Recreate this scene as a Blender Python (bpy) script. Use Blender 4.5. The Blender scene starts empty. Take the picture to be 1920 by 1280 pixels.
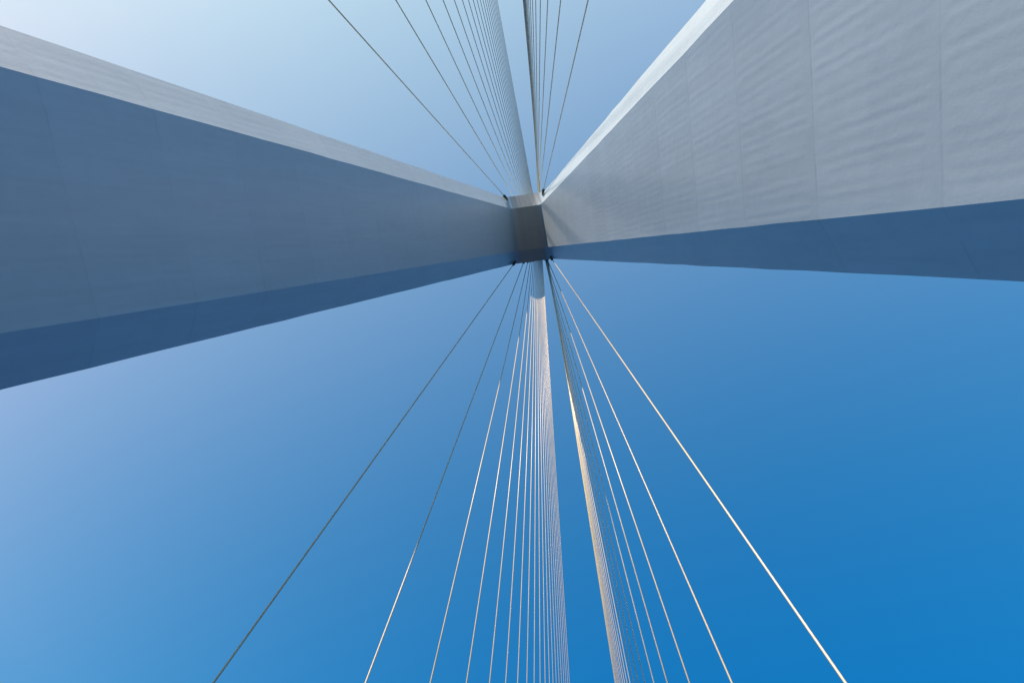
import bpy, math, random
from math import pi, sin, cos, radians
from mathutils import Vector, Matrix

# ------------------------------------------------------------------ camera, sky, sun
S = bpy.context.scene
COL = S.collection
random.seed(7)

cd = bpy.data.cameras.new('camera')
cam = bpy.data.objects.new('camera', cd)
COL.objects.link(cam)
cd.sensor_width = 36.0
cd.lens = 18.75
cd.clip_start = 0.1
cd.clip_end = 20000.0
CR = Matrix(((0.9867831942984416, 0.11829936060791323, 0.11074379770407368),
             (0.13466275522704854, -0.9787984821027539, -0.15433558820959573),
             (0.09013805969080038, 0.16720882653053122, -0.9817924105848821)))
cam.matrix_world = Matrix.Translation((3.196201, 2.895929, 0.0)) @ CR.to_4x4()
S.camera = cam

SUN_AZ = radians(13.2)      # from -Y towards -X
SUN_EL = radians(21.5)
SUN = Vector((-sin(SUN_AZ) * cos(SUN_EL), -cos(SUN_AZ) * cos(SUN_EL), sin(SUN_EL)))

w = bpy.data.worlds.new('World')
S.world = w
w.use_nodes = True
nt = w.node_tree
nt.nodes.clear()


def N(tree, kind, **kw):
    n = tree.nodes.new(kind)
    for k, v in kw.items():
        setattr(n, k, v)
    return n


sky = N(nt, 'ShaderNodeTexSky', sky_type='NISHITA')
sky.sun_disc = False
sky.sun_elevation = SUN_EL
sky.sun_rotation = math.atan2(SUN.x, SUN.y)
sky.altitude = 0
sky.air_density = 1.0
sky.dust_density = 1.0
sky.ozone_density = 1.5
bg = N(nt, 'ShaderNodeBackground')
bg.inputs['Strength'].default_value = 0.12
wo = N(nt, 'ShaderNodeOutputWorld')
# clear polarised sky: deep blue about 90 degrees from the sun, milky around it and towards the horizon.
# log(colour) = K0 + K1 g + K2 g^2 + K3 / (z + .15) + .5 log(nishita),  g = cos(angle to the sun)
SKYK = ((-3.897, 3.988, -2.175, 1.311), (-1.870, 1.053, -0.089, 0.448), (-1.068, 0.358, -0.114, 0.153))
stc = N(nt, 'ShaderNodeTexCoord')
snm = N(nt, 'ShaderNodeVectorMath', operation='NORMALIZE')
nt.links.new(stc.outputs['Generated'], snm.inputs[0])
sdt = N(nt, 'ShaderNodeVectorMath', operation='DOT_PRODUCT')
nt.links.new(snm.outputs[0], sdt.inputs[0])
sdt.inputs[1].default_value = SUN
ssp = N(nt, 'ShaderNodeSeparateXYZ')
nt.links.new(snm.outputs[0], ssp.inputs[0])
scl = N(nt, 'ShaderNodeSeparateColor')
nt.links.new(sky.outputs[0], scl.inputs[0])
scb = N(nt, 'ShaderNodeCombineColor')


def sm(op, a, b=None, c=None):
    n = N(nt, 'ShaderNodeMath', operation=op)
    for i, v in enumerate((a, b, c)):
        if v is None:
            continue
        if isinstance(v, (int, float)):
            n.inputs[i].default_value = v
        else:
            nt.links.new(v, n.inputs[i])
    return n.outputs[0]


g = sm('MINIMUM', sdt.outputs['Value'], 0.80)
zi = sm('DIVIDE', 1.0, sm('ADD', sm('MAXIMUM', ssp.outputs[2], 0.55), 0.15))
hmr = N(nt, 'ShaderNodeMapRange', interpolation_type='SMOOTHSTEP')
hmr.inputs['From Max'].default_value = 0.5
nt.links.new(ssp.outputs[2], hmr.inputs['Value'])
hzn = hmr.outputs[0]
hside = sm('MINIMUM', sm('MAXIMUM', sm('MULTIPLY_ADD', g, 1.2, 0.75), 0.30), 1.35)  # added: dims the unseen low sky away from the sun, darkening the lower chamfers
HORIZON_FILL = (0.04, 1.15, 2.05)  # low-sky tint per channel, shaped for the shade light rather than real air
EXPO = 1.3
for ch, (k0, k1, k2, k3) in enumerate(SKYK):
    e = sm('MULTIPLY_ADD', sm('MULTIPLY_ADD', g, k2, k1), g, k0 + math.log(1 / 0.12 / 2 ** EXPO))
    e = sm('MULTIPLY_ADD', zi, k3, e)
    v = sm('MULTIPLY', sm('EXPONENT', e), sm('SQRT', sm('MINIMUM', sm('MAXIMUM', scl.outputs[ch], 0.0), (1.4, 2.2, 3.4)[ch])))
    if ch == 0:
        v = sm('MAXIMUM', sm('SUBTRACT', v, 0.005 / 0.12 / 2 ** EXPO), 0.0)
    # added fill: the unseen low sky is recoloured to cool light on shaded faces
    hc = sm('MULTIPLY', hside, HORIZON_FILL[ch])
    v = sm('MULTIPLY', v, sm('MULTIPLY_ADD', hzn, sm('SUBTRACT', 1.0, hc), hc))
    nt.links.new(v, scb.inputs[ch])
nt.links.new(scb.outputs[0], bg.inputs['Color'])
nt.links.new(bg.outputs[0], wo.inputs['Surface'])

ld = bpy.data.lights.new('sun', 'SUN')
ld.energy = 5.0
ld.angle = radians(0.5)
ld.color = (1.0, 0.76, 0.60)
sun = bpy.data.objects.new('sun', ld)
COL.objects.link(sun)
sun.rotation_euler = SUN.to_track_quat('Z', 'Y').to_euler()

S.view_settings.view_transform = 'Standard'
S.view_settings.look = 'None'
S.view_settings.gamma = 1.0
S.view_settings.exposure = EXPO
S.view_settings.use_curve_mapping = False
S.cycles.max_bounces = 6
S.cycles.diffuse_bounces = 1


# ------------------------------------------------------------------ helpers
def mesh_obj(name, verts, faces, mat, parent=None, smooth=False):
    me = bpy.data.meshes.new(name)
    me.from_pydata([tuple(v) for v in verts], [], faces)
    me.update()
    me.materials.append(mat)
    if smooth:
        me.polygons.foreach_set('use_smooth', [True] * len(me.polygons))
    o = bpy.data.objects.new(name, me)
    COL.objects.link(o)
    if parent is not None:
        o.parent = parent
    return o


def thing(name, label, cat, loc=(0, 0, 0), group=None):
    o = bpy.data.objects.new(name, None)
    COL.objects.link(o)
    o.location = loc
    o.empty_display_size = 0.5
    o['label'] = label
    o['category'] = cat
    if group:
        o['group'] = group
    return o


def math_n(t, op, a, b=None, c=None):
    n = N(t, 'ShaderNodeMath', operation=op)
    for i, v in enumerate((a, b, c)):
        if v is None:
            continue
        if isinstance(v, (int, float)):
            n.inputs[i].default_value = v
        else:
            t.links.new(v, n.inputs[i])
    return n.outputs[0]


def new_mat(name, rough=0.5, col=(0.5, 0.5, 0.5), spec=0.5):
    m = bpy.data.materials.new(name)
    m.use_nodes = True
    t = m.node_tree
    b = t.nodes['Principled BSDF']
    b.inputs['Base Color'].default_value = (*col, 1)
    b.inputs['Roughness'].default_value = rough
    b.inputs['Specular IOR Level'].default_value = spec
    return m, t, b


# ------------------------------------------------------------------ materials
LIFT = 3.2


def concrete():
    """painted cast concrete: lifts 3.2 m tall, faint vertical board waves, joints, wear"""
    m, t, b = new_mat('painted_concrete', 0.40, spec=0.9)
    L = t.links
    tc = N(t, 'ShaderNodeTexCoord')
    sp = N(t, 'ShaderNodeSeparateXYZ')
    L.new(tc.outputs['Object'], sp.inputs[0])
    x, y, z = sp.outputs
    zz = math_n(t, 'DIVIDE', z, LIFT)
    lid = math_n(t, 'FLOOR', zz)
    fr = math_n(t, 'FRACT', zz)
    # wobble so that joints and waves are not ruled lines
    nz = N(t, 'ShaderNodeTexNoise')
    nz.inputs['Scale'].default_value = 0.9
    nz.inputs['Detail'].default_value = 2
    L.new(tc.outputs['Object'], nz.inputs['Vector'])
    # stretched coordinate for streaky things, shifted per lift
    wn = N(t, 'ShaderNodeTexWhiteNoise', noise_dimensions='1D')
    side = math_n(t, 'SIGN', x)
    L.new(math_n(t, 'MULTIPLY_ADD', side, 57.3, lid), wn.inputs['W'])
    rnd = wn.outputs['Value']
    # board waves
    yw = math_n(t, 'MULTIPLY_ADD', nz.outputs['Fac'], 0.10, y)
    yw = math_n(t, 'MULTIPLY_ADD', rnd, 1.7, yw)
    w1 = math_n(t, 'SINE', math_n(t, 'MULTIPLY', yw, 2 * pi / 0.27))
    w2 = math_n(t, 'SINE', math_n(t, 'MULTIPLY', yw, 2 * pi / 0.19))
    wv = math_n(t, 'MULTIPLY_ADD', w2, 0.35, w1)
    cv = N(t, 'ShaderNodeCombineXYZ')
    L.new(math_n(t, 'MULTIPLY', rnd, 40.0), cv.inputs[0])
    L.new(math_n(t, 'MULTIPLY', y, 0.9), cv.inputs[1])
    L.new(math_n(t, 'MULTIPLY', z, 0.45), cv.inputs[2])
    na = N(t, 'ShaderNodeTexNoise')
    na.inputs['Scale'].default_value = 1.0
    na.inputs['Detail'].default_value = 3
    L.new(cv.outputs[0], na.inputs['Vector'])
    amp = N(t, 'ShaderNodeMapRange')
    amp.inputs['From Min'].default_value = 0.36
    amp.inputs['From Max'].default_value = 0.66
    amp.inputs['To Min'].default_value = 0.4
    L.new(na.outputs['Fac'], amp.inputs['Value'])
    # boards stop short of the joint
    e1 = N(t, 'ShaderNodeMapRange', interpolation_type='SMOOTHSTEP')
    e1.inputs['From Min'].default_value = 0.02
    e1.inputs['From Max'].default_value = 0.14
    L.new(fr, e1.inputs['Value'])
    e2 = N(t, 'ShaderNodeMapRange', interpolation_type='SMOOTHSTEP')
    e2.inputs['From Min'].default_value = 1.0
    e2.inputs['From Max'].default_value = 0.93
    L.new(fr, e2.inputs['Value'])
    a = math_n(t, 'MULTIPLY', amp.outputs[0], math_n(t, 'MULTIPLY', e1.outputs[0], e2.outputs[0]))
    hw = math_n(t, 'MULTIPLY', math_n(t, 'MULTIPLY', wv, a), 0.00062)
    # joint: a small step and a thin groove, broken up by noise
    fj = math_n(t, 'MULTIPLY_ADD', math_n(t, 'SUBTRACT', nz.outputs['Fac'], 0.5), 0.035, fr)
    dj = math_n(t, 'MULTIPLY', math_n(t, 'ABSOLUTE', math_n(t, 'SUBTRACT', fj, 0.5)), -1.0)
    dj = math_n(t, 'ADD', dj, 0.5)            # 0 at a joint
    gr = N(t, 'ShaderNodeMapRange', interpolation_type='SMOOTHSTEP')
    gr.inputs['From Min'].default_value = 0.0
    gr.inputs['From Max'].default_value = 0.016
    gr.inputs['To Min'].default_value = -1.0
    gr.inputs['To Max'].default_value = 0.0
    L.new(dj, gr.inputs['Value'])
    brk = N(t, 'ShaderNodeTexNoise')
    brk.inputs['Scale'].default_value = 1.6
    L.new(tc.outputs['Object'], brk.inputs['Vector'])
    bk = N(t, 'ShaderNodeMapRange')
    bk.inputs['From Min'].default_value = 0.38
    bk.inputs['From Max'].default_value = 0.62
    bk.inputs['To Min'].default_value = 0.15
    L.new(brk.outputs['Fac'], bk.inputs['Value'])
    hj = math_n(t, 'MULTIPLY', math_n(t, 'MULTIPLY', gr.outputs[0], bk.outputs[0]), 0.0013)
    # dents and trowel marks
    nd = N(t, 'ShaderNodeTexNoise')
    nd.inputs['Scale'].default_value = 2.2
    nd.inputs['Detail'].default_value = 5
    nd.inputs['Roughness'].default_value = 0.55
    L.new(tc.outputs['Object'], nd.inputs['Vector'])
    hd = math_n(t, 'MULTIPLY', nd.outputs['Fac'], 0.0045)
    nf = N(t, 'ShaderNodeTexNoise')
    nf.inputs['Scale'].default_value = 14
    nf.inputs['Detail'].default_value = 4
    L.new(tc.outputs['Object'], nf.inputs['Vector'])
    hf = math_n(t, 'MULTIPLY', nf.outputs['Fac'], 0.0012)
    h = math_n(t, 'ADD', math_n(t, 'ADD', hw, hj), math_n(t, 'ADD', hd, hf))
    bp = N(t, 'ShaderNodeBump')
    bp.inputs['Strength'].default_value = 1.0
    bp.inputs['Distance'].default_value = 1.0
    L.new(h, bp.inputs['Height'])
    L.new(bp.outputs[0], b.inputs['Normal'])
    # colour: off-white paint, slightly different per lift, streaked
    cs = N(t, 'ShaderNodeCombineXYZ')
    L.new(math_n(t, 'MULTIPLY', x, 0.3), cs.inputs[0])
    L.new(math_n(t, 'MULTIPLY', y, 3.0), cs.inputs[1])
    L.new(math_n(t, 'MULTIPLY', z, 0.25), cs.inputs[2])
    ns = N(t, 'ShaderNodeTexNoise')
    ns.inputs['Scale'].default_value = 1.0
    ns.inputs['Detail'].default_value = 6
    L.new(cs.outputs[0], ns.inputs['Vector'])
    v = math_n(t, 'MULTIPLY_ADD', math_n(t, 'SUBTRACT', ns.outputs['Fac'], 0.5), 0.20, 0.97)
    v = math_n(t, 'MULTIPLY_ADD', math_n(t, 'SUBTRACT', rnd, 0.5), 0.06, v)
    v = math_n(t, 'MULTIPLY_ADD', math_n(t, 'MULTIPLY', wv, a), 0.014, v)
    v = math_n(t, 'MULTIPLY_ADD', math_n(t, 'SUBTRACT', nd.outputs['Fac'], 0.5), 0.12, v)
    v = math_n(t, 'MULTIPLY_ADD', math_n(t, 'MULTIPLY', gr.outputs[0], bk.outputs[0]), 0.11, v)
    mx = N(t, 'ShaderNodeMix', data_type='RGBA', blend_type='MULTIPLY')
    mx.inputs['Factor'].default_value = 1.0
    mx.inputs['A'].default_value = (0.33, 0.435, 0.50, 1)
    cc = N(t, 'ShaderNodeCombineXYZ')
    for i in range(3):
        L.new(v, cc.inputs[i])
    L.new(cc.outputs[0], mx.inputs['B'])
    L.new(mx.outputs['Result'], b.inputs['Base Color'])
    return m


def cable_mat():
    m, t, b = new_mat('cable_sheath', 0.32, (0.70, 0.61, 0.49))
    L = t.links
    tc = N(t, 'ShaderNodeTexCoord')
    n = N(t, 'ShaderNodeTexNoise')
    n.inputs['Scale'].default_value = 0.7
    n.inputs['Detail'].default_value = 4
    L.new(tc.outputs['Object'], n.inputs['Vector'])
    r = N(t, 'ShaderNodeValToRGB')
    r.color_ramp.elements[0].position = 0.3
    r.color_ramp.elements[0].color = (0.34, 0.31, 0.20, 1)
    r.color_ramp.elements[1].position = 0.7
    r.color_ramp.elements[1].color = (0.41, 0.375, 0.25, 1)
    L.new(n.outputs['Fac'], r.inputs[0])
    L.new(r.outputs[0], b.inputs['Base Color'])
    return m


def noisy(name, c1, c2, scale, rough, bump=0.0, spec=0.5, metallic=0.0):
    m, t, b = new_mat(name, rough, c1, spec)
    b.inputs['Metallic'].default_value = metallic
    L = t.links
    tc = N(t, 'ShaderNodeTexCoord')
    n = N(t, 'ShaderNodeTexNoise')
    n.inputs['Scale'].default_value = scale
    n.inputs['Detail'].default_value = 6
    L.new(tc.outputs['Object'], n.inputs['Vector'])
    r = N(t, 'ShaderNodeValToRGB')
    r.color_ramp.elements[0].position = 0.35
    r.color_ramp.elements[0].color = (*c1, 1)
    r.color_ramp.elements[1].position = 0.65
    r.color_ramp.elements[1].color = (*c2, 1)
    L.new(n.outputs['Fac'], r.inputs[0])
    L.new(r.outputs[0], b.inputs['Base Color'])
    if bump:
        bp = N(t, 'ShaderNodeBump')
        bp.inputs['Distance'].default_value = bump
        L.new(n.outputs['Fac'], bp.inputs['Height'])
        L.new(bp.outputs[0], b.inputs['Normal'])
    return m


M_CON = concrete()
M_CAB = cable_mat()
M_SOCK = noisy('dark_steel_socket', (0.018, 0.02, 0.024), (0.035, 0.038, 0.042), 4.0, 0.55)
M_ASPH = noisy('asphalt', (0.03, 0.032, 0.036), (0.045, 0.045, 0.046), 6.0, 0.9, 0.01, 0.1)
M_PAINT = noisy('road_paint', (0.6, 0.6, 0.58), (0.75, 0.75, 0.72), 5.0, 0.7)
M_DECK = noisy('deck_concrete', (0.05, 0.05, 0.05), (0.08, 0.08, 0.08), 1.5, 0.9, 0.005, 0.2)
M_SEA = noisy('sea_water', (0.006, 0.018, 0.03), (0.01, 0.026, 0.04), 0.05, 0.3, 0.4)

# ------------------------------------------------------------------ pylon (measured section)
H = 60.0
T = 0.15544        # inward lean of each leg
XC = 1.61884       # half width of the crotch
B0, B1 = 2.31593, 0.01428     # half width of the flat inner face
O0, O1 = 3.67578, 0.01245     # half width of the whole leg
C0, C1 = 0.60, 0.0    # depth of the chamfer
TH = 3.95            # leg thickness across the bridge
Z_SPLIT = 57.6
Z_TOP = 108.0


def leg_ring(s, z):
    d = H - z
    b = B0 + B1 * d
    o = O0 + O1 * d
    c = C0 + C1 * d
    xi = XC + T * d
    xo = xi + TH + 0.038 * d
    return [(s * xi, -b, z), (s * (xi + c), -o, z), (s * (xo - c), -o, z), (s * xo, -b, z),
            (s * xo, b, z), (s * (xo - c), o, z), (s * (xi + c), o, z), (s * xi, b, z)]


def ring_faces(nr, n=8, flip=False):
    fs = []
    for i in range(nr - 1):
        for k in range(n):
            q = (i * n + k, i * n + (k + 1) % n, (i + 1) * n + (k + 1) % n, (i + 1) * n + k)
            fs.append(q[::-1] if flip else q)
    return fs


pylon = thing('bridge_pylon', 'white concrete bridge pylon whose two huge chamfered legs meet overhead', 'pylon', (0, 0, 0))


def make_leg(s):
    zs = []
    z = -40.0
    while z < Z_SPLIT - 1e-6:
        zs.append(z)
        z += 1.6
    zs.append(Z_SPLIT)
    rg = random.Random(11 + s)
    vs = []
    for i, z in enumerate(zs):
        ring = leg_ring(s, z)
        a = 0.0 if i == len(zs) - 1 else 0.010
        dx, dy = rg.uniform(-a, a), rg.uniform(-a, a)
        for (x, y, zz) in ring:
            vs.append((x + dx + rg.uniform(-a, a) * .5, y + dy + rg.uniform(-a, a) * .5, zz))
    fs = ring_faces(len(zs), 8, s < 0)
    fs.append(tuple(range(7, -1, -1)) if s > 0 else tuple(range(8)))
    return mesh_obj('leg', vs, fs, M_CON, pylon)


left_leg = make_leg(-1)
left_leg['label'] = 'shaded leg with only its upper chamfer in the sun'
right_leg = make_leg(1)
right_leg['label'] = 'sunlit leg with a bright upper chamfer and deep blue lower one'


# head: the leg section carried round the crotch (swept from one leg to the other)
def bez(p0, p1, p2, n):
    return [((1 - u) ** 2 * p0[0] + 2 * u * (1 - u) * p1[0] + u * u * p2[0],
             (1 - u) ** 2 * p0[1] + 2 * u * (1 - u) * p1[1] + u * u * p2[1]) for u in [k / n for k in range(n + 1)]]


def underside(xc, zc, rl, rf, zstart, t, xstart, nb=10):
    """half profile from the leg split to the middle, as (x, z) with x >= 0"""
    ln = math.hypot(t, 1)
    p0 = (xc + t / ln * rl, zc - rl / ln)
    p2 = (xc - rf, zc)
    pts = [(xstart, zstart)]
    pts += bez(p0, (xc, zc), p2, nb)
    pts.append((0.0, zc))
    return pts


dS = H - Z_SPLIT
ring0 = leg_ring(1, Z_SPLIT)
Z_OUT = 60.64
pin = underside(XC, H, 0.9, 0.9, Z_SPLIT, T, ring0[0][0])
tout = (ring0[1][0] - XC - C0 * 0.9) / (Z_OUT - Z_SPLIT)
pout = underside(XC + C0 * 0.9, Z_OUT, 1.3, 1.3, Z_SPLIT, tout, ring0[1][0])
nP = len(pin)
SHW = 2.9
# outer boundary: leg back, then shaft side, then shaft top
xo58 = ring0[3][0]
zk = Z_SPLIT + (xo58 - SHW) / (T + 0.038)
outer = []
cum = [(xo58, Z_SPLIT), (xo58 - (xo58 - SHW) * .33, Z_SPLIT + (zk - Z_SPLIT) * .33), (xo58 - (xo58 - SHW) * .66, Z_SPLIT + (zk - Z_SPLIT) * .66),
       (SHW, zk), (SHW, 80), (SHW, 85), (SHW, 90), (SHW, 95), (SHW, 99), (SHW, 103), (SHW, Z_TOP - 1.0), (1.9, Z_TOP), (0.0, Z_TOP)]
assert len(cum) == nP, (len(cum), nP)
bS0, oS0 = ring0[7][1], ring0[6][1]


def head_ring(s, k):
    f = min(1.0, k / 4.0)
    b = bS0 + (B0 - bS0) * f
    o = oS0 + (O0 - oS0) * f
    (xi, zi), (xj, zj), (xo, zo) = pin[k], pout[k], cum[k]
    c = C0
    if k < nP - 2:
        xq, zq = xo - c, zo
    else:
        xq, zq = xo, zo - c
        xq = min(xq, SHW - c)
    if k == nP - 3:
        xq, zq = SHW - c, zo
    return [(s * xi, -b, zi), (s * xj, -o, zj), (s * xq, -o, zq), (s * xo, -b, zo),
            (s * xo, b, zo), (s * xq, o, zq), (s * xj, o, zj), (s * xi, b, zi)]


vs = []
for k in range(nP):
    vs += head_ring(-1, k)
for k in range(nP - 2, -1, -1):
    vs += head_ring(1, k)
fs = ring_faces(2 * nP - 1, 8, True)
head = mesh_obj('tower_head', vs, fs, M_CON, pylon)
head['label'] = 'dark shaded crown where both legs join'
for p in head.data.polygons:
    zz = p.center.z
    xs = [abs(head.data.vertices[i].co.x) for i in p.vertices]
    if zz < 63 and max(xs) < 3.2:
        p.use_smooth = True
head.data.set_sharp_from_angle(angle=radians(24))

# ------------------------------------------------------------------ stay cables
NC = 20
W = 11.1815
D0, DD = 18.0225, 11.5753
D0B, DDB = 17.7760, 11.8442
H0, DH = 70.1663, 1.86884
XA, YA, ZD = 0.416379, 0.998220, -1.5
ORD = ['outermost', 'second', 'third', 'fourth', 'fifth', 'sixth', 'seventh', 'eighth', 'ninth', 'tenth', 'eleventh',
       'twelfth', 'thirteenth', 'fourteenth', 'fifteenth', 'sixteenth', 'seventeenth', 'eighteenth', 'nineteenth', 'innermost']


def frame(u):
    a = u.cross(Vector((0, 0, 1)))
    a.normalize()
    return a, u.cross(a)


def tube(A, B, prof, n):
    """lathe about A->B; prof = [(distance from A, radius)]"""
    u = (B - A).normalized()
    a, c = frame(u)
    vs, fs = [], []
    for d, r in prof:
        p = A + u * d
        for k in range(n):
            th = 2 * pi * k / n
            vs.append(p + a * (r * cos(th)) + c * (r * sin(th)))
    fs = ring_faces(len(prof), n)
    fs.append(tuple(range(n - 1, -1, -1)))
    fs.append(tuple(range((len(prof) - 1) * n, len(prof) * n)))
    return vs, fs


def helix_tube(A, B, r, n, pitch, amp):
    u = (B - A)
    ln = u.length
    u.normalize()
    a, c = frame(u)
    step = pitch / 8
    m = int(ln / step)
    vs = []
    for i in range(m + 1):
        d = ln * i / m
        p = A + u * d
        ph = 2 * pi * d / pitch
        for k in range(n):
            th = 2 * pi * k / n
            q = max(0.0, cos(th - ph)) ** 4 + max(0.0, cos(th - ph - pi)) ** 4
            rr = r * (1 + amp * q)
            vs.append(p + a * (rr * cos(th)) + c * (rr * sin(th)))
    fs = ring_faces(m + 1, n)
    fs.append(tuple(range(n - 1, -1, -1)))
    fs.append(tuple(range(m * n, (m + 1) * n)))
    return vs, fs


FANS = [(-1, 1, 'lower left', 'stay cables fanning down left of centre'),
        (1, 1, 'lower right', 'stay cables fanning down right of centre'),
        (-1, -1, 'upper left', 'stay cables fanning up left of centre'),
        (1, -1, 'upper right', 'stay cables fanning up right of centre')]
LOOK = {(-1, 1, 0): 'widest spread cable of the lower left fan, grey and shaded all along',
        (-1, 1, 1): 'second cable of the lower left fan, dark above and cream only near the bottom',
        (1, 1, 0): 'thick cream sunlit cable, rightmost of the lower right fan',
        (1, 1, 1): 'second cable from the right in the lower right fan, sunlit from just below the crown',
        (-1, -1, 0): 'dark cable set apart at the left of the upper left fan',
        (1, -1, 0): 'dark cable slanting alone at the right of the upper right fan'}
for s, dy, side, grp in FANS:
    for i in range(NC):
        A = Vector((s * XA, dy * YA, H0 + DH * i))
        dd = (D0 + DD * i) if dy > 0 else (D0B + DDB * i)
        Bp = Vector((s * W, dy * dd, ZD))
        lab = LOOK.get((s, dy, i))
        if lab is None:
            if i < NC - 1:
                lab = '%s cable in from the outer edge of the %s fan' % (ORD[i], side)
            else:
                lab = 'innermost cable, edge of the dense band of the %s fan' % side
        c = thing('stay_cable', lab, 'cable', tuple(Bp), grp)
        r = 0.037 + 0.0012 * min(i, 3) - 0.0005 * max(0, i - 3)
        A2, B2 = A - Bp, Vector((0, 0, 0))
        u = (B2 - A2).normalized()
        # where the cable leaves the concrete
        sb = (O0 - YA) / abs(u.y)
        if i == 0:
            start = 9.0
            L0, L1 = (9.2, 12.0)
        else:
            L0, L1 = sb - 0.6, sb + 0.25
            start = L0
        if i < 2:
            vs, fs = helix_tube(A2 + u * start, B2, r, 12, 0.50, 0.07)
        else:
            vs, fs = tube(A2 + u * start, B2, [(0, r), ((B2 - A2).length - start, r)], 8)
        mesh_obj('sheath', vs, fs, M_CAB, c, True)
        prof = [(L0, .055), (L0 + (L1 - L0) * .62, .085), (L0 + (L1 - L0) * .62, .12), (L0 + (L1 - L0) * .86, .15),
                (L0 + (L1 - L0) * .93, .15), (L0 + (L1 - L0) * .93, .10), (L1, .055)]
        vs, fs = tube(A2, B2, prof, 14)
        k = mesh_obj('anchor_socket', vs, fs, M_SOCK, c, True)
        k.data.set_sharp_from_angle(angle=radians(40))


# ------------------------------------------------------------------ deck and sea below the camera
def box(x0, x1, y0, y1, z0, z1):
    v = [(x0, y0, z0), (x1, y0, z0), (x1, y1, z0), (x0, y1, z0), (x0, y0, z1), (x1, y0, z1), (x1, y1, z1), (x0, y1, z1)]
    f = [(3, 2, 1, 0), (4, 5, 6, 7), (0, 1, 5, 4), (1, 2, 6, 5), (2, 3, 7, 6), (3, 0, 4, 7)]
    return v, f


def merge(parts):
    V, F = [], []
    for v, f in parts:
        o = len(V)
        V += v
        F += [tuple(i + o for i in q) for q in f]
    return V, F


YL = 300.0
v, f = merge([box(-11.25, 11.25, -YL, YL, -4.4, -1.75), box(-11.26, -10.95, -YL - .01, YL + .01, -1.80, -1.42),
              box(10.95, 11.26, -YL - .01, YL + .01, -1.80, -1.42)])
deck = mesh_obj('bridge_deck', v, f, M_DECK)
deck['kind'] = 'structure'
v, f = merge([box(-10.9, 10.9, -YL, YL, -1.746, -1.70)])
road = mesh_obj('road', v, f, M_ASPH)
road['kind'] = 'structure'
parts = [box(x - .08, x + .08, -YL, YL, -1.699, -1.695) for x in (-9.6, 9.6, -.25, .25)]
for x in (-4.9, 4.9):
    y = -YL
    while y < YL:
        parts.append(box(x - .07, x + .07, y, y + 3, -1.699, -1.695))
        y += 9
v, f = merge(parts)
mk = mesh_obj('road_marking', v, f, M_PAINT)
mk['kind'] = 'structure'
R = 9000.0
v = [(-R, -R, -39.5), (R, -R, -39.5), (R, R, -39.5), (-R, R, -39.5)]
sea = mesh_obj('sea', v, [(0, 1, 2, 3)], M_SEA)
sea['kind'] = 'structure'
